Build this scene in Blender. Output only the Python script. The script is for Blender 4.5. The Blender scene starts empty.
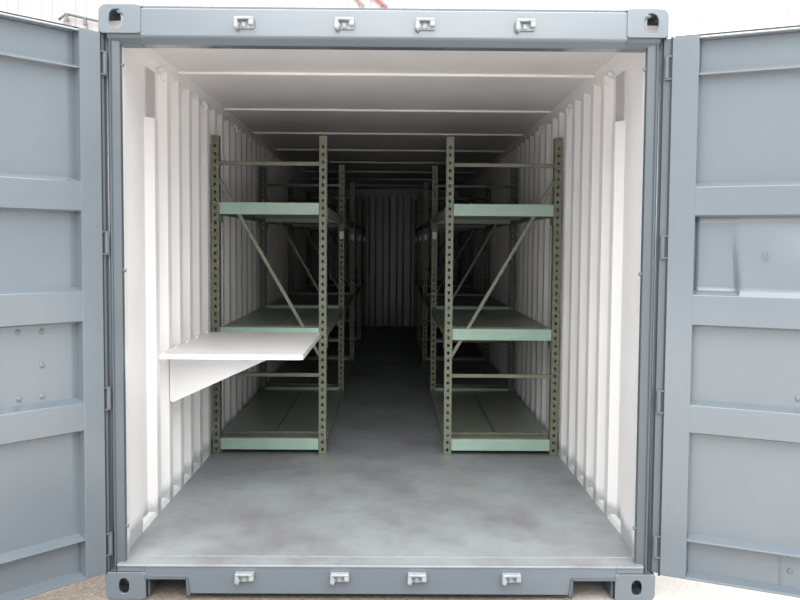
import bpy, bmesh, math, random
from mathutils import Vector, Matrix
random.seed(4)
SC = bpy.context.scene
COL = SC.collection
PI = math.pi

# ---------------------------------------------------------------- materials
def new_mat(name, color, rough=.5, metal=0.0, spec=.5):
    m = bpy.data.materials.new(name); m.use_nodes = True
    b = m.node_tree.nodes['Principled BSDF']
    b.inputs['Base Color'].default_value = (*color, 1)
    b.inputs['Roughness'].default_value = rough
    b.inputs['Metallic'].default_value = metal
    b.inputs['Specular IOR Level'].default_value = spec
    return m, m.node_tree.nodes, m.node_tree.links, b

def coords(N, L, kind='Object', scale=(1, 1, 1)):
    tc = N.new('ShaderNodeTexCoord'); mp = N.new('ShaderNodeMapping')
    mp.inputs['Scale'].default_value = scale
    L.new(tc.outputs[kind], mp.inputs['Vector']); return mp

def noise(N, L, vec, scale, detail=6, rough=.6):
    n = N.new('ShaderNodeTexNoise'); n.inputs['Scale'].default_value = scale
    n.inputs['Detail'].default_value = detail; n.inputs['Roughness'].default_value = rough
    L.new(vec.outputs[0], n.inputs['Vector']); return n

def ramp(N, L, src, stops):
    r = N.new('ShaderNodeValToRGB'); e = r.color_ramp.elements
    while len(e) < len(stops): e.new(.5)
    for i, (p, c) in enumerate(stops):
        e[i].position = p; e[i].color = (*c, 1) if len(c) == 3 else c
    L.new(src, r.inputs['Fac']); return r

def mix(N, L, fac, a, b, mode='MIX'):
    m = N.new('ShaderNodeMix'); m.data_type = 'RGBA'; m.blend_type = mode
    for sock, v in ((m.inputs[0], fac), (m.inputs[6], a), (m.inputs[7], b)):
        if hasattr(v, 'links') or hasattr(v, 'is_output'): L.new(v, sock)
        elif isinstance(v, tuple): sock.default_value = (*v, 1)
        else: sock.default_value = v
    return m.outputs[2]

def bump(N, L, b, src, strength=.1, dist=.01):
    n = N.new('ShaderNodeBump'); n.inputs['Strength'].default_value = strength
    n.inputs['Distance'].default_value = dist
    L.new(src, n.inputs['Height']); L.new(n.outputs[0], b.inputs['Normal'])

def worn(name, color, dark, rough=.4, scale=3, amt=.35, stretch=(1, 1, 1), spec=.5, bumpy=.04):
    """painted metal with soft tone variation, scuffs and a faintly uneven surface"""
    m, N, L, b = new_mat(name, color, rough, 0, spec)
    v = coords(N, L, 'Object', stretch)
    n1 = noise(N, L, v, scale); r1 = ramp(N, L, n1.outputs[0], [(.35, (0, 0, 0)), (.75, (1, 1, 1))])
    mul = N.new('ShaderNodeMath'); mul.operation = 'MULTIPLY'; mul.inputs[1].default_value = amt
    L.new(r1.outputs[0], mul.inputs[0])
    L.new(mix(N, L, mul.outputs[0], color, dark), b.inputs['Base Color'])
    n2 = noise(N, L, v, scale * 6, 3)
    bump(N, L, b, n2.outputs[0], bumpy, .01)
    return m

GREY  = worn('blue_grey_paint', (.118, .142, .163), (.098, .117, .138), .24, 1.6, .6, spec=.75)
POST_SHADED = worn('shaded_post_paint', (.085, .101, .114), (.065, .078, .09), .28, 3, .6)  # blue grey paint darkened, with the shade on the jambs put into its colour
for n_ in (GREY,):
    b_ = n_.node_tree.nodes['Principled BSDF']; b_.inputs['Coat Weight'].default_value = .6; b_.inputs['Coat Roughness'].default_value = .12
GREY2 = worn('blue_grey_paint_worn', (.095, .112, .128), (.07, .085, .10), .3, 4, .6)
OLIVE = worn('rack_olive_paint', (.155, .165, .12), (.10, .10, .065), .45, 9, .7)
BEAM  = worn('rack_beam_paint', (.20, .25, .20), (.14, .13, .09), .45, 7, .6)
MINT  = worn('rack_mint_paint', (.31, .43, .36), (.20, .28, .23), .45, 7, .5)
DECK  = worn('rack_deck_steel', (.19, .25, .205), (.24, .17, .12), .3, 2.2, .75)
SHELF = worn('white_shelf_paint', (.78, .77, .77), (.68, .67, .67), .35, 3, .5)
BRIGHT = worn('bare_white_metal', (.33, .35, .36), (.15, .15, .17), .3, 30, .6)
VENT  = worn('dull_grey_plate', (.56, .545, .54), (.47, .45, .45), .5, 5, .5)
RUBBER = new_mat('black_rubber', (.015, .016, .018), .6)[0]
TAG   = new_mat('pale_tag', (.60, .64, .64), .35)[0]
RED   = worn('faded_red_paint', (.70, .13, .15), (.6, .2, .2), .6, 3, .5)
BROWN = new_mat('brown_paint', (.30, .19, .15), .6)[0]
DARKM = new_mat('dark_grey_steel', (.13, .14, .15), .5)[0]

def wall_mat():
    m, N, L, b = new_mat('white_corrugated_wall_paint', (.7, .7, .68), .42)
    v = coords(N, L, 'Object')
    n1 = noise(N, L, v, 2.2); r1 = ramp(N, L, n1.outputs[0], [(.35, (.85, .835, .83)), (.7, (.79, .77, .765))])
    # grey floor paint lapped up the foot of the wall with a wandering edge
    sep = N.new('ShaderNodeSeparateXYZ'); tc = N.new('ShaderNodeTexCoord')
    L.new(tc.outputs['Object'], sep.inputs[0])
    n2 = noise(N, L, v, 6, 3)
    add = N.new('ShaderNodeMath'); add.operation = 'MULTIPLY_ADD'
    L.new(n2.outputs[0], add.inputs[0]); add.inputs[1].default_value = -.12; L.new(sep.outputs[2], add.inputs[2])
    r2 = ramp(N, L, add.outputs[0], [(.0, (.7, .7, .7)), (.05, (0, 0, 0))])
    c1 = mix(N, L, r2.outputs[0], r1.outputs[0], (.26, .29, .31))
    # scuffs
    n3 = noise(N, L, coords(N, L, 'Object', (1, 3, .6)), 9, 8, .7)
    r3 = ramp(N, L, n3.outputs[0], [(.68, (0, 0, 0)), (.74, (.45, .45, .45))])
    c2 = mix(N, L, r3.outputs[0], c1, (.33, .31, .30))
    L.new(c2, b.inputs['Base Color'])
    bump(N, L, b, noise(N, L, v, 14, 3).outputs[0], .06, .01)
    return m
WALL = wall_mat()
ENDWALL = worn('end_wall_paint_darkened', (.50, .49, .50), (.38, .36, .37), .3, 2, .6)  # white wall paint greyed down, gloom of the far end put into its colour

def ceil_mat():
    m, N, L, b = new_mat('ceiling_paint', (.56, .54, .53), .4)
    v = coords(N, L, 'Object', (1, .5, 1))
    r = ramp(N, L, noise(N, L, v, 2.5).outputs[0], [(.3, (.74, .71, .705)), (.75, (.66, .635, .63))])
    L.new(r.outputs[0], b.inputs['Base Color'])
    bump(N, L, b, noise(N, L, v, 5, 3).outputs[0], .08, .02)
    return m
CEIL = ceil_mat()

def floor_mat():
    m, N, L, b = new_mat('grey_deck_paint', (.2, .22, .23), .4)
    v = coords(N, L, 'Object', (1, .7, 1))
    big = ramp(N, L, noise(N, L, v, 1.6, 8, .65).outputs[0], [(.36, (.29, .325, .325)), (.5, (.245, .262, .272)), (.64, (.19, .188, .20))])
    brown = ramp(N, L, noise(N, L, v, 3.1, 6, .7).outputs[0], [(.50, (0, 0, 0)), (.70, (.3, .3, .3))])
    c = mix(N, L, brown.outputs[0], big.outputs[0], (.20, .165, .15))
    sc = ramp(N, L, noise(N, L, coords(N, L, 'Object', (1.2, 5, 1)), 4.5, 10, .8).outputs[0], [(.58, (0, 0, 0)), (.68, (.6, .6, .6))])
    c = mix(N, L, sc.outputs[0], c, (.09, .085, .085))
    pale = ramp(N, L, noise(N, L, coords(N, L, 'Object', (9, 4, 1)), 5, 9, .8).outputs[0], [(.60, (0, 0, 0)), (.70, (.6, .6, .6))])
    c = mix(N, L, pale.outputs[0], c, (.42, .44, .45))
    L.new(c, b.inputs['Base Color'])
    rr = ramp(N, L, noise(N, L, v, 5).outputs[0], [(.3, (.33, .33, .33)), (.7, (.52, .52, .52))])
    L.new(rr.outputs[0], b.inputs['Roughness'])
    bump(N, L, b, noise(N, L, v, 20, 5).outputs[0], .12, .01)
    return m
FLOOR = floor_mat()

def ground_mat():
    m, N, L, b = new_mat('gravelly_asphalt', (.4, .35, .3), .9)
    v = coords(N, L, 'Object')
    g = ramp(N, L, noise(N, L, v, 55, 8, .8).outputs[0], [(.3, (.10, .08, .065)), (.5, (.20, .165, .135)), (.72, (.36, .31, .27))])
    sep = N.new('ShaderNodeSeparateXYZ'); L.new(v.outputs[0], sep.inputs[0])
    n = noise(N, L, v, 1.4, 7)
    add = N.new('ShaderNodeMath'); add.operation = 'MULTIPLY_ADD'
    L.new(n.outputs[0], add.inputs[0]); add.inputs[1].default_value = 1.4; L.new(sep.outputs[0], add.inputs[2])
    r = ramp(N, L, add.outputs[0], [(.0, (0, 0, 0)), (1, (1, 1, 1))])
    mr = N.new('ShaderNodeMapRange'); mr.inputs[1].default_value = 1.2; mr.inputs[2].default_value = 2.2
    L.new(add.outputs[0], mr.inputs[0])
    # unseen pale concrete, added before the container to bounce light inside
    ad2 = N.new('ShaderNodeMath'); ad2.operation = 'MULTIPLY_ADD'
    L.new(n.outputs[0], ad2.inputs[0]); ad2.inputs[1].default_value = -.5; L.new(sep.outputs[1], ad2.inputs[2])
    mr2 = N.new('ShaderNodeMapRange'); mr2.inputs[1].default_value = -.9; mr2.inputs[2].default_value = -1.3
    L.new(ad2.outputs[0], mr2.inputs[0])
    mx = N.new('ShaderNodeMath'); mx.operation = 'MAXIMUM'; L.new(mr.outputs[0], mx.inputs[0]); L.new(mr2.outputs[0], mx.inputs[1])
    g2 = ramp(N, L, noise(N, L, v, 70, 6, .8).outputs[0], [(.3, (.46, .42, .37)), (.6, (.74, .70, .66))])
    L.new(mix(N, L, mx.outputs[0], g.outputs[0], g2.outputs[0]), b.inputs['Base Color'])
    bump(N, L, b, noise(N, L, v, 60, 6, .8).outputs[0], .5, .02)
    return m
GROUND = ground_mat()
SIDING = worn('white_metal_siding', (.47, .44, .445), (.44, .405, .41), .5, .6, .4)

# ---------------------------------------------------------------- mesh helpers
class MB:
    def __init__(s): s.bm = bmesh.new()
    def box(s, x0, x1, y0, y1, z0, z1):
        v = [s.bm.verts.new(p) for p in ((x0,y0,z0),(x1,y0,z0),(x1,y1,z0),(x0,y1,z0),(x0,y0,z1),(x1,y0,z1),(x1,y1,z1),(x0,y1,z1))]
        for f in ((0,3,2,1),(4,5,6,7),(0,1,5,4),(1,2,6,5),(2,3,7,6),(3,0,4,7)): s.bm.faces.new([v[i] for i in f])
        return s
    def prism(s, pts, axis, a, b):
        """closed polygon pts extruded along axis ('x','y','z') from a to b"""
        def P(p, t): return {'x': (t, p[0], p[1]), 'y': (p[0], t, p[1]), 'z': (p[0], p[1], t)}[axis]
        A = [s.bm.verts.new(P(p, a)) for p in pts]; B = [s.bm.verts.new(P(p, b)) for p in pts]
        s.bm.faces.new(A); s.bm.faces.new(B[::-1]); n = len(pts)
        for i in range(n): s.bm.faces.new((A[i], B[i], B[(i+1) % n], A[(i+1) % n]))
        return s
    def grid(s, rows):
        V = [[s.bm.verts.new(p) for p in r] for r in rows]
        for i in range(len(V)-1):
            for j in range(len(V[0])-1): s.bm.faces.new((V[i][j], V[i][j+1], V[i+1][j+1], V[i+1][j]))
        return s
    def bar(s, p, q, w, t, up=(0, 0, 1)):
        p, q = Vector(p), Vector(q); d = (q-p).normalized(); side = d.cross(Vector(up)).normalized(); u = side.cross(d)
        A = [p + side*a*w/2 + u*c*t/2 for a, c in ((-1,-1),(1,-1),(1,1),(-1,1))]; B = [a + (q-p) for a in A]
        A = [s.bm.verts.new(a) for a in A]; B = [s.bm.verts.new(a) for a in B]
        s.bm.faces.new(A[::-1]); s.bm.faces.new(B)
        for i in range(4): s.bm.faces.new((A[i], A[(i+1)%4], B[(i+1)%4], B[i]))
        return s
    def tube(s, p, q, r, n=14, r2=None):
        p, q = Vector(p), Vector(q); d = (q-p).normalized()
        a = d.orthogonal().normalized(); b = d.cross(a); r2 = r if r2 is None else r2
        A = [s.bm.verts.new(p + (a*math.cos(2*PI*i/n) + b*math.sin(2*PI*i/n))*r) for i in range(n)]
        B = [s.bm.verts.new(q + (a*math.cos(2*PI*i/n) + b*math.sin(2*PI*i/n))*r2) for i in range(n)]
        s.bm.faces.new(A[::-1]); s.bm.faces.new(B)
        for i in range(n): s.bm.faces.new((A[i], A[(i+1)%n], B[(i+1)%n], B[i]))
        return s
    def holed(s, x0, x1, z0, z1, hw, hh, M, t=.012, cr=(0, 0, 0, 0), shift=0):
        """plate in its own xz plane with an oval hole, thickness t along y, placed by matrix M; cr = corner radii"""
        cx, cz = (x0+x1)/2, (z0+z1)/2; hc = cx+shift; n = 40; O = []; I = []
        W, H = (x1-x0)/2, (z1-z0)/2
        for i in range(n):
            a = 2*PI*(i+.5)/n; c, si = math.cos(a), math.sin(a)
            k = min(W/abs(c) if abs(c) > 1e-6 else 1e9, H/abs(si) if abs(si) > 1e-6 else 1e9)
            px, pz = c*k, si*k
            r = cr[(0 if si > 0 else 3) if c > 0 else (1 if si > 0 else 2)]
            if r > 0:
                qx, qz = W-r, H-r
                if abs(px) > qx and abs(pz) > qz:
                    # project on the rounded corner along the ray
                    sx, sz = math.copysign(1, px), math.copysign(1, pz)
                    ux, uz = c, si; ox, oz = sx*qx, sz*qz
                    bb = ux*ox + uz*oz; cc = ox*ox + oz*oz - r*r
                    kk = bb + math.sqrt(max(bb*bb - cc, 0)); px, pz = ux*kk, uz*kk
            O.append((cx+px, cz+pz))
            # superellipse hole
            e = .8; I.append((hc + math.copysign(abs(c)**e, c)*hw, cz + math.copysign(abs(si)**e, si)*hh))
        V = {}
        for key, pts in (('O', O), ('I', I)):
            for y in (0, t): V[key, y] = [s.bm.verts.new(M @ Vector((p[0], y, p[1]))) for p in pts]
        for i in range(n):
            j = (i+1) % n
            s.bm.faces.new((V['O',0][i], V['O',0][j], V['I',0][j], V['I',0][i]))
            s.bm.faces.new((V['O',t][j], V['O',t][i], V['I',t][i], V['I',t][j]))
            s.bm.faces.new((V['O',0][j], V['O',0][i], V['O',t][i], V['O',t][j]))
            s.bm.faces.new((V['I',0][i], V['I',0][j], V['I',t][j], V['I',t][i]))
        return s
    def build(s, name, mat, parent=None, bevel=0, smooth=False, loc=None):
        bmesh.ops.recalc_face_normals(s.bm, faces=s.bm.faces)
        me = bpy.data.meshes.new(name); s.bm.to_mesh(me); s.bm.free(); me.materials.append(mat)
        if smooth:
            for p in me.polygons: p.use_smooth = True
        o = bpy.data.objects.new(name, me); COL.objects.link(o)
        if parent: o.parent = parent
        if loc: o.location = loc
        if bevel:
            b = o.modifiers.new('bevel', 'BEVEL'); b.width = bevel; b.segments = 2; b.limit_method = 'ANGLE'; b.angle_limit = .6
        return o

def empty(name, loc=(0,0,0), rz=0):
    o = bpy.data.objects.new(name, None); o.location = loc; o.rotation_euler = (0, 0, rz); o.empty_display_size = .1
    COL.objects.link(o); return o
def tag(o, label=None, cat=None, group=None, kind=None):
    if label: o['label'] = label
    if cat: o['category'] = cat
    if group: o['group'] = group
    if kind: o['kind'] = kind
    return o

# ---------------------------------------------------------------- dimensions
HW = 1.219; TOP = 2.436; BOT = -.155; LEN = 12.19; IW = 1.176; CZ = 2.37

# ---------------------------------------------------------------- setting: interior shell
f = MB().box(-1.20, 1.20, .10, LEN-.1, -.03, 0)
o = f.build('floor', FLOOR); tag(o, 'grey painted container floor, scuffed', 'floor', kind='structure')

# side walls: vertical trapezoidal corrugation
PITCH = .267; Y0 = .455
def side_wall(sgn, name, label):
    prof = [(.066, -.034), (.15, -.024), (.19, 0)]                    # (y, outward depth)
    y = Y0
    prof.append((Y0, 0))
    segs = []
    k = 0; vent = []
    while y + PITCH < LEN-.12:
        if k == 0: y += .095
        prof += [(y+.03 - (.085 if k == 0 else 0), .036), (y+.13, .036), (y+.193, 0)]
        if k == 0: vent = [len(prof)-1]
        y += PITCH; prof.append((y, 0)); k += 1
        if k == 1: vent.append(len(prof)-1)
    prof.append((LEN-.1, 0))
    zs = [-.10, .06, 2.055, 2.058, 2.325, 2.328, 2.36, 2.41]
    rows = []
    for z in zs:
        r = []
        for i, (yy, d) in enumerate(prof):
            dd = d
            if z in (2.058, 2.325) and i in vent: dd = .036
            if z == -.10: dd = d
            r.append((sgn*(IW+dd), yy, z))
        rows.append(r)
    o = MB().grid(rows).build(name, WALL)
    s = o.modifiers.new('thick', 'SOLIDIFY'); s.thickness = .003; s.offset = 1 if sgn > 0 else -1
    s.offset = 0
    return tag(o, label, 'wall', kind='structure')
side_wall(-1, 'wall_left', 'white corrugated steel wall on the left side of the container')
side_wall(1, 'wall_right', 'white corrugated steel wall on the right side of the container')

for sgn, nm, w in ((-1, 'baseboard_left', 'left'), (1, 'baseboard_right', 'right')):
    m = MB().prism([(sgn*(IW+.000), -.02), (sgn*(IW+.001), .004), (sgn*(IW+.010), .026), (sgn*(IW+.030), .036), (sgn*(IW+.030), -.02)], 'y', .125, LEN-.2)
    tag(m.build(nm, SHELF), 'white painted bottom rail along the foot of the %s wall' % w, 'rail', kind='structure')
# dull plates set into the first trough high on each wall
for sgn in (-1, 1):
    a, b = sorted((sgn*(IW+.030), sgn*(IW+.034)))
    MB().box(a, b, .70, .875, 2.06, 2.32).build('vent_plate', VENT, bpy.data.objects['wall_left' if sgn < 0 else 'wall_right'])

# far end wall with wide flutes and a header strip
prof = []; x = -1.2; 
while x < 1.2:
    prof += [(x, 0), (x+.10, 0), (x+.13, .04), (x+.21, .04)]; x += .24
prof.append((1.21, 0))
o = MB().grid([[(px, LEN-.16+d, z) for px, d in prof] for z in (-.1, 2.26)]).build('wall_back', ENDWALL)
o.modifiers.new('thick', 'SOLIDIFY').thickness = .004
tag(o, 'white fluted steel end wall deep inside the container', 'wall', kind='structure')
o = MB().box(-1.2, 1.2, LEN-.2, LEN-.1, 2.25, 2.39).build('trim_1', ENDWALL, bevel=.004)
tag(o, 'beam across the top of the far end wall', 'beam', kind='structure')

# ceiling: plain sheets joined by raised transverse seams
o = MB().box(-1.215, 1.215, .10, LEN-.05, CZ, CZ+.02).build('ceiling', CEIL)
tag(o, 'pale ceiling of flat steel sheets', 'ceiling', kind='structure')
for k in range(8):
    y = 1.173 + k*1.384
    MB().box(-1.16, 1.16, y, y+.03, CZ-.013, CZ).build('ceiling_seam', WALL, o, bevel=.003)
for sgn, nm, w in ((-1, 'trim_2', 'left'), (1, 'trim_3', 'right')):
    m = MB(); m.prism([(sgn*(IW+.042), 2.30), (sgn*(IW-.006), 2.335), (sgn*(IW-.03), CZ), (sgn*(IW+.042), CZ)], 'y', .10, LEN-.2)
    tag(m.build(nm, WALL), 'top rail where the %s wall meets the ceiling' % w, 'rail', kind='structure')

# lashing rings high on the walls, welded to the top rail
def ring(sgn, y, z, nm):
    m = MB(); n = 16; R = .026; r = .005
    x = sgn*(IW-.022)
    for i in range(n):
        a, b = 2*PI*i/n, 2*PI*(i+1)/n
        m.tube((x, y+R*math.cos(a), z+R*math.sin(a)), (x, y+R*math.cos(b), z+R*math.sin(b)), r, 8)
    m.box(min(x, sgn*IW), max(x, sgn*IW), y-.012, y+.012, z+R-.004, z+R+.012)
    return m
side = {-1: bpy.data.objects['trim_2'], 1: bpy.data.objects['trim_3']}
for sgn in (-1, 1):
    for y in (.85, 1.95, 3.1): ring(sgn, y, 2.285, '').build('lashing_ring', WALL, side[sgn])

# ---------------------------------------------------------------- front frame of the container
fr = empty('trim_4', (0, 0, 0)); tag(fr, 'blue grey steel front frame around the container opening', 'frame', kind='structure')
hd = MB(); pr = [(.006, 2.422), (.006, 2.309), (.014, 2.300), (.045, 2.276), (.115, 2.276), (.115, 2.40), (.03, 2.425)]
hd.prism(pr, 'x', -1.045, 1.045)
header = hd.build('header', GREY, fr, bevel=.003)
hd = MB(); hd.prism([(.016, 2.318), (.02, 2.300), (.045, 2.276), (.115, 2.276), (.115, 2.318)], 'x', -1.19, -1.045)
hd.prism([(.016, 2.318), (.02, 2.300), (.045, 2.276), (.115, 2.276), (.115, 2.318)], 'x', 1.045, 1.19)
hd.build('header_end', GREY2, fr)
MB().box(-1.04, 1.04, .03, .05, 2.42, 2.437).build('rain_gutter', DARKM, fr)
# sill with two forklift cut-outs
sl = MB()
zb, zt = -.130, 0.0
poly = [(-1.045, -.0075), (-1.045, -.055), (-.865, -.055), (-.855, zb), (.845, zb), (.855, -.055), (1.045, -.055), (1.045, -.0075)]
sl.prism(poly, 'y', .006, .03)
sl.box(-1.168, -1.045, .008, .10, -.034, -.0075); sl.box(1.045, 1.168, .008, .10, -.034, -.0075)
sill = sl.build('sill', GREY, fr, bevel=.0025)
ck = MB()
for a, b in ((-1.045, -.86), (.85, 1.045)):
    ck.box(a, b, -.006, .03, -.062, -.052)
for a in (-.86, .85): ck.prism([(a-.004, -.056), (a+.004, -.056), (a+.012*(1 if a < 0 else -1)+.004, zb-.004), (a+.012*(1 if a < 0 else -1)-.004, zb-.004)], 'y', -.006, .03)
ck.build('forklift_pocket_rim', GREY2, fr)
pk = MB()
for a, b in ((-1.03, -.87), (.86, 1.03)):
    pk.box(a-.008, a, .03, 2.2, -.15, -.035); pk.box(b, b+.008, .03, 2.2, -.15, -.035)
pk.build('forklift_pocket_side', GREY2, fr)
MB().box(-1.168, 1.168, .000, .115, -.008, .002).build('threshold_plate', FLOOR, fr, bevel=.003)
MB().box(-1.15, 1.15, .113, .122, -.02, .004).build('threshold_strip', BRIGHT, fr)
# corner posts
for sgn in (-1, 1):
    P = [(HW-.002, .045), (HW-.034, .045), (HW-.036, .018), (HW-.042, .018), (HW-.044, .03), (IW-.036, .035), (IW-.038, .064), (IW+.03, .066), (IW+.03, .15), (HW-.002, .15)]
    m = MB().prism([(sgn*a, b) for a, b in P], 'z', -.04, 2.32)
    post = m.build('corner_post', POST_SHADED, fr, bevel=.003)
    # round-nosed drip bead down the inner edge
    MB().tube((sgn*(HW-.022), .045, -.03), (sgn*(HW-.022), .045, 2.30), .004, 8).build('weld_bead', GREY, post, smooth=True)
    for z in (2.19, 1.30, .16): MB().tube((sgn*(IW-.037), .052, z), (sgn*(IW-.047), .052, z), .008, 10).build('jamb_bolt', DARKM, post)

def casting(sgn, z0, top):
    m = MB(); W, H, D = .178, .121, .162
    x0, x1 = (-HW, -HW+W) if sgn < 0 else (HW-W, HW)
    z1 = z0+H; I = Matrix.Identity(4)
    R = .03
    # corner order: (+x+z, -x+z, -x-z, +x-z)
    cr = [0, 0, 0, 0]
    if top: cr[0 if sgn > 0 else 1] = R
    else: cr[3 if sgn > 0 else 2] = R
    m.holed(x0, x1, z0, z1, .031 if top else .023, .042 if top else .034, I, .014, cr, sgn*(.016 if top else .007))
    # side plate (outer) with hole
    Ms = Matrix.Translation((x0 if sgn < 0 else x1-.014, 0, 0)) @ Matrix.Rotation(PI/2, 4, 'Z') @ Matrix.Translation((0, -.014, 0))
    m.holed(.004, D, z0+(.0 if top else R), z1-(R if top else 0), .04, .026, Ms, .014)
    # top and bottom plates, the outer one with a hole
    zp = z1-.014 if top else z0
    Mt = Matrix.Translation((0, 0, zp+.014)) @ Matrix.Rotation(-PI/2, 4, 'X')
    xa, xb = (x0+R, x1) if sgn < 0 else (x0, x1-R)
    m.holed(xa, xb, .004, D, .05, .04, Matrix.Translation((0, 0, zp)) @ Matrix(((1,0,0,0),(0,0,1,0),(0,1,0,0),(0,0,0,1))), .014)
    zq = z0 if top else z1-.012
    m.box(x0+.004, x1-.004, .004, D, zq, zq+.012)
    xq = x1-.012 if sgn < 0 else x0
    m.box(xq, xq+.012, .004, D, z0+.004, z1-.004)
    m.box(x0+.006, x1-.006, D-.012, D-.002, z0+.006, z1-.006)
    # rounded outer shoulder
    n = 8; xc = x0+R if sgn < 0 else x1-R; zc = z1-R if top else z0+R; pts = []
    for i in range(n+1):
        a = PI/2*i/n; pts.append((xc+sgn*R*math.cos(a), zc+(1 if top else -1)*R*math.sin(a)))
    for i in range(n, -1, -1):
        a = PI/2*i/n; pts.append((xc+sgn*(R-.014)*math.cos(a), zc+(1 if top else -1)*(R-.014)*math.sin(a)))
    m.prism(pts, 'y', .004, D)
    return m
for sgn in (-1, 1):
    for z0, top in ((2.316, True), (-.155, False)):
        c = casting(sgn, z0, top).build('corner_casting', GREY, fr, bevel=.0015)
        c['label'] = '%s %s corner casting with an oval hole' % ('upper' if top else 'lower', 'left' if sgn < 0 else 'right')

def keeper(x, z, parent, down):
    m = MB(); s = 1
    m.box(x-.042, x+.042, -.006, .004, z-.022, z+.024)
    m.box(x-.040, x+.040, -.034, 0, z+.012, z+.024)          # upper hood
    m.box(x-.042, x-.024, -.032, 0, z-.022, z+.02)
    m.box(x+.020, x+.042, -.032, 0, z-.010, z+.02)
    m.prism([(x-.042, z-.022), (x-.026, z-.030), (x-.018, z-.008), (x-.026, z+.010)], 'y', -.028, 0)
    m.box(x-.012, x+.010, -.016, 0, z-.018, z+.006)
    return m.build('cam_keeper', BRIGHT, parent, bevel=.004)
for x in (-.598, -.170, .174, .602): keeper(x, 2.360, header, True)
for x in (-.602, -.182, .160, .577): keeper(x, -.051, sill, False)
# outer bottom and top side rails, roof edge
for sgn in (-1, 1):
    a, b = sorted((sgn*(HW-.001), sgn*(HW-.02)))
    MB().box(a, b, .165, LEN, -.135, .02).build('bottom_side_rail', GREY2, fr)
    MB().box(a, b, .165, LEN, 2.32, 2.42).build('top_side_rail', GREY2, fr)

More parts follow.
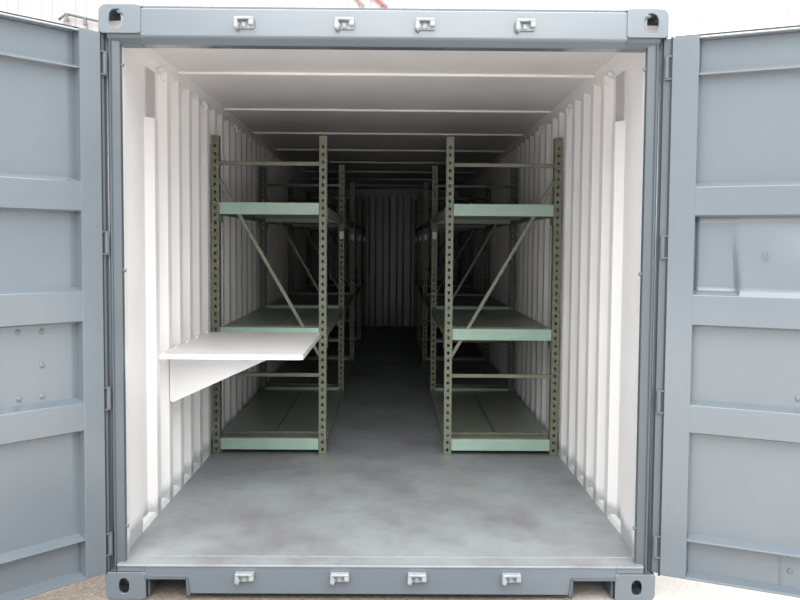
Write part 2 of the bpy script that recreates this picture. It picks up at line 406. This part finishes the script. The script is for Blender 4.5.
# ---------------------------------------------------------------- doors
def door(name, sgn, hx, ang, label, dent):
    e = empty(name, (hx, 0, 0), sgn*-math.radians(ang) if sgn > 0 else math.radians(ang))
    tag(e, label, 'door', kind='structure')
    X = lambda a: sgn*a
    def bx(m, a0, a1, d0, d1, z0, z1):
        p, q = sorted((X(a0), X(a1))); m.box(p, q, d0, d1, z0, z1); return m
    Wd = 1.17; DEP = .048; SW = .108 if sgn < 0 else .118
    bx(MB(), 0.008, SW, 0, .06, -.035, 2.317).build('hinge_stile', GREY, e, bevel=.002)
    bx(MB(), Wd-.11, Wd, 0, .06, -.035, 2.317).build('free_stile', GREY, e, bevel=.002)
    t = MB(); t.prism([(0, 2.303), (0, 2.309), (.045, 2.325), (.06, 2.325), (.06, 2.303)], 'x', *sorted((X(SW), X(Wd-.11)))); bx(t, SW, Wd-.11, DEP, .06, 2.16, 2.303); t.prism([(.004, 2.150), (.004, 2.157), (DEP, 2.176), (.06, 2.176), (.06, 2.150)], 'x', *sorted((X(SW), X(Wd-.11))))
    t.build('top_rail', GREY, e, bevel=.002)
    t = MB(); t.prism([(0, .134), (0, .141), (DEP, .160), (.06, .160), (.06, .134)], 'x', *sorted((X(SW), X(Wd-.11)))); bx(t, SW, Wd-.11, DEP, .06, -.02, .138)
    p = [(0, -.035), (0, -.026), (.03, -.012), (DEP, -.008), (.06, -.008), (.06, -.035)]
    t.prism(p, 'x', *sorted((X(SW), X(Wd-.11))))
    t.build('bottom_rail', GREY, e, bevel=.002)
    # corrugated panel
    prof = [(.058, 2.155), (DEP, 2.150)]
    for zt, zb in ((1.675, 1.557), (1.212, 1.087), (.733, .617)):
        prof += [(DEP, zt+.021), (.004, zt+.003), (.002, zt), (.002, zb), (.012, zb-.006), (DEP, zb-.012)]
        prof += []
    prof += [(DEP, .156), (.058, .150)]
    # refine between beams for the dent
    fine = []
    for i in range(len(prof)-1):
        (d0, z0), (d1, z1) = prof[i], prof[i+1]
        k = 14 if abs(z1-z0) > .3 else 1
        for j in range(k): fine.append((d0+(d1-d0)*j/k, z0+(z1-z0)*j/k))
    fine.append(prof[-1])
    A = [SW + (Wd-.11-SW)*i/60 for i in range(61)]
    rows = []
    for d, z in fine:
        r = []
        for a in A:
            dd = d
            if dent and d >= DEP-.001 and 1.2 < z < 1.56:
                u = (z-1.24)/(1.545-1.24); u = max(0, min(1, u))
                edge = .262 + .02*(1-u)**2
                s = max(0, min(1, (a-edge)/.03)); s = s*s*(3-2*s)
                bul = .032*s*(1-u**1.3)*(1-.5*max(0, a-.5)/.5)
                dd = d - bul - .003*math.sin(a*14)*math.sin(u*5)*s
            r.append((X(a), dd, z))
        rows.append(r)
    pn = MB().grid(rows).build('corrugated_panel', GREY, e, smooth=False)
    s = pn.modifiers.new('thick', 'SOLIDIFY'); s.thickness = .002
    if dent:
        pn['label'] = 'corrugated panel with a bulged dent in its second field'
        for p_ in pn.data.polygons: p_.use_smooth = abs(p_.center.z-1.39) < .15
        MB().bar((.402, DEP-.030, 1.405), (.408, DEP-.030, 1.370), .007, .004, (0, 1, 0)).build('scratch_mark', DARKM, e)
    # rubber gasket down the hinge edge and along the top
    g = MB(); bx(g, 0.0, .008, .004, .05, -.04, 2.32); bx(g, 0.008, Wd, .05, .064, 2.325, 2.331)
    g.build('gasket', RUBBER, e)
    g = MB(); bx(g, -.016 if sgn < 0 else -.030, 0.0, .012, .036, -.03, 2.315); g.build('gasket_retainer', GREY2, e)
    # bolts
    bolts = [(.477, 1.061), (.375, 1.054), (.270, 1.051), (.475, .922), (.272, .910), (.477, .786), (.376, .781), (.274, .780)] if sgn < 0 else \
            [(.545, .792), (.536, .121), (.536, .057)]
    for a, z in bolts:
        MB().tube((X(a), DEP+.002, z), (X(a), DEP-.006, z), .013, 16, .010).tube((X(a), DEP-.005, z), (X(a), DEP-.012, z), .007, 12, .005).build('panel_bolt', GREY, e, bevel=.002)
    if sgn > 0:
        bx(MB(), .498, .503, DEP-.006, DEP+.004, -.01, .138).build('rail_gusset', GREY, e, bevel=.001)
    # hinges: knuckle between two lugs
    for z in (2.19, 1.42, .74, .09):
        m = MB(); m.tube((X(-.016), .006, z-.045), (X(-.016), .006, z+.045), .011, 14)
        for q in (-.052, .044): m.box(*sorted((X(-.024), X(.006))), -.002, .016, z+q, z+q+.008)
        h = m.build('hinge', GREY2, e, bevel=.001)
    return e
door('door_1', -1, -1.206, 51, 'left blue grey container door swung open, flat fields with small bolts', False)
door('door_2', 1, 1.230, 27, 'right blue grey container door swung open, with a dented upper field', True)

# ---------------------------------------------------------------- pallet racks
PH = 2.138; PW = .050; PD = .072; Y1 = 2.17; BAY = 2.25; NB = 4
LV = [(.030, .107), (.782, .859), (1.616, 1.696)]
def post_mesh():
    m = MB(); w = PW/2; hw = .008; hh = .010; pitch = .0508
    for yf in (0, ):
        m.box(-w, -hw, yf, yf+.003, 0, PH); m.box(hw, w, yf, yf+.003, 0, PH)
        z = 0; zc = .035
        while zc < PH-.03:
            m.box(-hw, hw, yf, yf+.003, z, zc-hh); z = zc+hh; zc += pitch
        m.box(-hw, hw, yf, yf+.003, z, PH)
    m.box(-w, -w+.003, 0.003, PD, 0, PH); m.box(w-.003, w, .003, PD, 0, PH)
    m.box(-w, -w+.018, PD-.003, PD, 0, PH); m.box(w-.018, w, PD-.003, PD, 0, PH)
    return m
proto = {}
def part(name, key, make, mat, parent, loc, bevel=0, label=None):
    if key not in proto: o = make().build(name, mat, parent, bevel=bevel); proto[key] = o.data
    else: o = bpy.data.objects.new(name, proto[key]); COL.objects.link(o); o.parent = parent
    if bevel and not o.modifiers:
        b = o.modifiers.new('bevel', 'BEVEL'); b.width = bevel; b.segments = 2; b.limit_method = 'ANGLE'
    o.location = loc
    if label: o['label'] = label
    return o
def rack(sgn, xi, xo, label):
    e = empty('pallet_rack', ((xi+xo)/2*sgn, Y1, 0)); tag(e, label, 'rack')
    D = xo-xi; h = D/2; c = PW/2      # local x runs from -h..h ; inner side (aisle) is -sgn
    inner = -sgn*(h-c); outer = sgn*(h-c)
    for k in range(NB+1):
        y = k*BAY
        for x in (inner, outer):
            part('post', 'post', post_mesh, OLIVE, e, (x, y, 0))
            part('foot_plate', 'foot', lambda: MB().box(-.025, .025, -.012, .090, 0, .006), OLIVE, e, (x, y, 0))
        L = h-PW
        part('horizontal_brace', ('hb', D), lambda: MB().box(-L, L, .020, .045, -.012, .012), OLIVE, e, (0, y, 1.955), .002)
        part('horizontal_brace', ('hb', D), None, OLIVE, e, (0, y, .538), .002)
        part('diagonal_brace', ('db', sgn), lambda: MB().bar((-sgn*(L+.006), .030, .665), (sgn*(L+.006), .030, 1.855), .022, .030, (0, 1, 0)), OLIVE, e, (0, y, 0), .002)
        if k > 0:
            part('reflector_tag', 'rt', lambda: MB().box(-.019, .019, -.004, 0, -.033, .033), TAG, e, (inner, y, 1.505))
    for k in range(NB):
        for z0, z1 in LV:
            ya, yb = k*BAY+PD, (k+1)*BAY
            hh = z1-z0
            def longb():
                m = MB(); m.box(-.018, .018, .004, yb-ya-.004, -hh+.036, 0); return m
            for x in (inner, outer):
                b = part('beam', ('lb', round(hh, 3)), longb, BEAM, e, (x, ya, z1-.036), .003)
                for yy in (.004, yb-ya-.008):
                    part('beam_connector', 'bc', lambda: MB().box(-.029, -.024, -.035, .035, -.10, .01).box(.024, .029, -.035, .035, -.10, .01), OLIVE, b, (0, yy, 0))
            # tray deck: front board, recessed steel decking in two strips, seam lip
            part('end_board', ('eb', D, round(hh, 3)), lambda: MB().box(-h+PW+.001, h-PW-.001, .004, .020, -hh, 0).box(-h+PW+.001, h-PW-.001, .020, .05, -.006, 0), MINT, e, (0, k*BAY, z1), .003)
            def deck():
                m = MB(); q = h-.008; t = .012
                m.box(-q+.045, q-.045, .056, .08, -.030-t, -.030); m.box(-q, q, .08, .30, -.030-t, -.030)
                m.box(-q, -.004, .30, BAY-.02, -.022-t, -.022); m.box(.004, q, .30, BAY-.02, -.022-t, -.022)
                return m
            dk = part('deck', ('dk', D), deck, DECK, e, (0, k*BAY, z1))
            part('deck_lip', ('dl', D), lambda: MB().box(-h+PW, h-PW, .290, .306, -.026, -.010), OLIVE, dk, (0, 0, 0), .002)
            for yr in (.80, 1.60): part('deck_rib', ('rb', D), lambda: MB().box(-h+.05, h-.05, 0, .04, -.06, -.034), OLIVE, dk, (0, yr, 0))
    return e
rack(-1, .400, 1.166, 'olive and mint steel shelving rack along the left wall, behind the white wall shelf')
rack(1, .396, 1.166, 'olive and mint steel shelving rack along the right wall')

# ---------------------------------------------------------------- white folding wall shelf
ws = empty('wall_shelf', (-IW+.002, .785, .844)); tag(ws, 'white steel shelf on brackets fixed to the left wall by the opening', 'shelf')
t = MB(); t.box(.002, .752, 0, 1.20, -.003, 0)
t.box(.002, .752, 0, .003, -.026, 0); t.box(.749, .752, 0, 1.20, -.026, 0); t.box(.002, .752, 1.197, 1.20, -.026, 0)
t.box(.002, .752, 0, .02, -.028, -.025); t.box(.732, .752, 0, 1.20, -.028, -.025)
t.build('shelf_top', SHELF, ws, bevel=.002)
for y in (.22, 1.02):
    m = MB(); m.prism([(.004, -.004), (.58, -.004), (.58, -.030), (.02, -.288), (.004, -.288)], 'y', y, y+.004)
    # folded stiffening flange along the sloping edge
    m.prism([(.58, -.034), (.58, -.028), (.02, -.286), (.018, -.292)], 'y', y-.002, y+.022)
    m.build('bracket', SHELF, ws)
for y in (.02, .30, .58, .86, 1.15):
    MB().tube((.018, y, 0), (.018, y, .008), .011, 12, .008).build('shelf_bolt', SHELF, ws)

# ---------------------------------------------------------------- outside
def ground():
    m = MB(); m.box(-40, 40, -20, 40, -.26, -.157)
    return m.build('ground', GROUND)
tag(ground(), 'pale gravelly asphalt yard', 'ground', kind='structure')

wh = empty('warehouse', (0, 17, -.157)); tag(wh, 'white metal clad building beyond the container, with vertical ribbed siding', 'building')
pts = []; x = -24
while x < 24: pts += [(x, 0), (x+.222, 0), (x+.227, .018), (x+.248, .018)]; x += .253
pts.append((24, 0))
MB().grid([[(px, d, z) for px, d in pts] for z in (0, 8.2)]).build('siding', SIDING, wh)
MB().box(-24, 24, .03, 10, 0, 8.2).build('building_body', SIDING, wh)
MB().box(-24.1, 24.1, -.1, 10.1, 8.2, 8.4).build('roof_edge', SIDING, wh)

# sloping pipe rail fixed to the siding, seen past the left upper casting
pr_ = empty('pipe_rail', (-6.87, 16.87, 6.27)); tag(pr_, 'thin dark grey sloping pipe rail in front of the white siding', 'rail')
m = MB(); a = Vector((-.37, 0, .20)); b = Vector((.90, 0, -.07))
m.tube(a, b, .028, 12); m.tube(a, (-.53, 0, .07), .028, 12); m.build('rail_pipe', DARKM, pr_, smooth=True)
for x, z in ((-.35, .19), (0.05, .11), (.7, -.03)):
    MB().tube((x, 0, z), (x, 0, z-.15), .028, 10, .045).tube((x, 0, z-.13), (x, .105, z-.13), .02, 8).build('standoff', DARKM, pr_)
for x0, z0, x1, z1, mt, w, nm, lb in ((-.87, 6.95, -.64, 6.72, BROWN, .05, 'sloping_strut', 'thin brown strut sloping down the white siding above the container'),
                             (-.50, 7.0, -.12, 6.70, RED, .10, 'sloping_strut', 'faded red strut sloping down the white siding above the container')):
    o = MB().bar((0, 0, (z0-z1)), (x1-x0, 0, 0), .05, w, (0, 1, 0)).bar((0, 0, (z0-z1)), ((x0-x1)*.8, 0, (z0-z1)*1.8), .05, w, (0, 1, 0)).build(nm, mt, loc=(x0, 16.93, z1))
    tag(o, lb, 'strut')

# ---------------------------------------------------------------- light: bright overcast sky
w = bpy.data.worlds.new('overcast'); SC.world = w; w.use_nodes = True
N, L = w.node_tree.nodes, w.node_tree.links
bg = N['Background']
tc = N.new('ShaderNodeTexCoord'); sep = N.new('ShaderNodeSeparateXYZ'); L.new(tc.outputs['Generated'], sep.inputs[0])
r = ramp(N, L, sep.outputs[2], [(0, (.26, .28, .30)), (.25, (.36, .375, .39)), (.7, (.9, .92, .93)), (1, (1, 1, 1))])
L.new(r.outputs[0], bg.inputs['Color']); bg.inputs['Strength'].default_value = 2.2
sd = bpy.data.lights.new('overcast_sun', 'SUN'); sd.energy = 1.3; sd.angle = math.radians(50); sd.color = (1, .98, .95)
so = bpy.data.objects.new('overcast_sun', sd); COL.objects.link(so); so.rotation_euler = (math.radians(54), 0, math.radians(3))

# ---------------------------------------------------------------- camera
cam = bpy.data.cameras.new('camera'); co = bpy.data.objects.new('camera', cam); COL.objects.link(co)
yaw, pit, rol, fpx = .0081, -.0600, .0073, 924.6
Fv = Vector((math.cos(pit)*math.sin(yaw), math.cos(pit)*math.cos(yaw), math.sin(pit)))
R0 = Vector((math.cos(yaw), -math.sin(yaw), 0)); U0 = R0.cross(Fv)
Rv = math.cos(rol)*R0 + math.sin(rol)*U0; Uv = -math.sin(rol)*R0 + math.cos(rol)*U0
M = Matrix((Rv, Uv, -Fv)).transposed().to_4x4(); M.translation = (.0429, -4.0179, 1.4226)
co.matrix_world = M
cam.sensor_width = 36; cam.lens = fpx/800*36; cam.clip_end = 200; cam.clip_start = .05
SC.camera = co
SC.view_settings.view_transform = 'Standard'; SC.view_settings.look = 'None'
SC.view_settings.gamma = 1; SC.view_settings.use_curve_mapping = False
SC.view_settings.exposure = 1.0
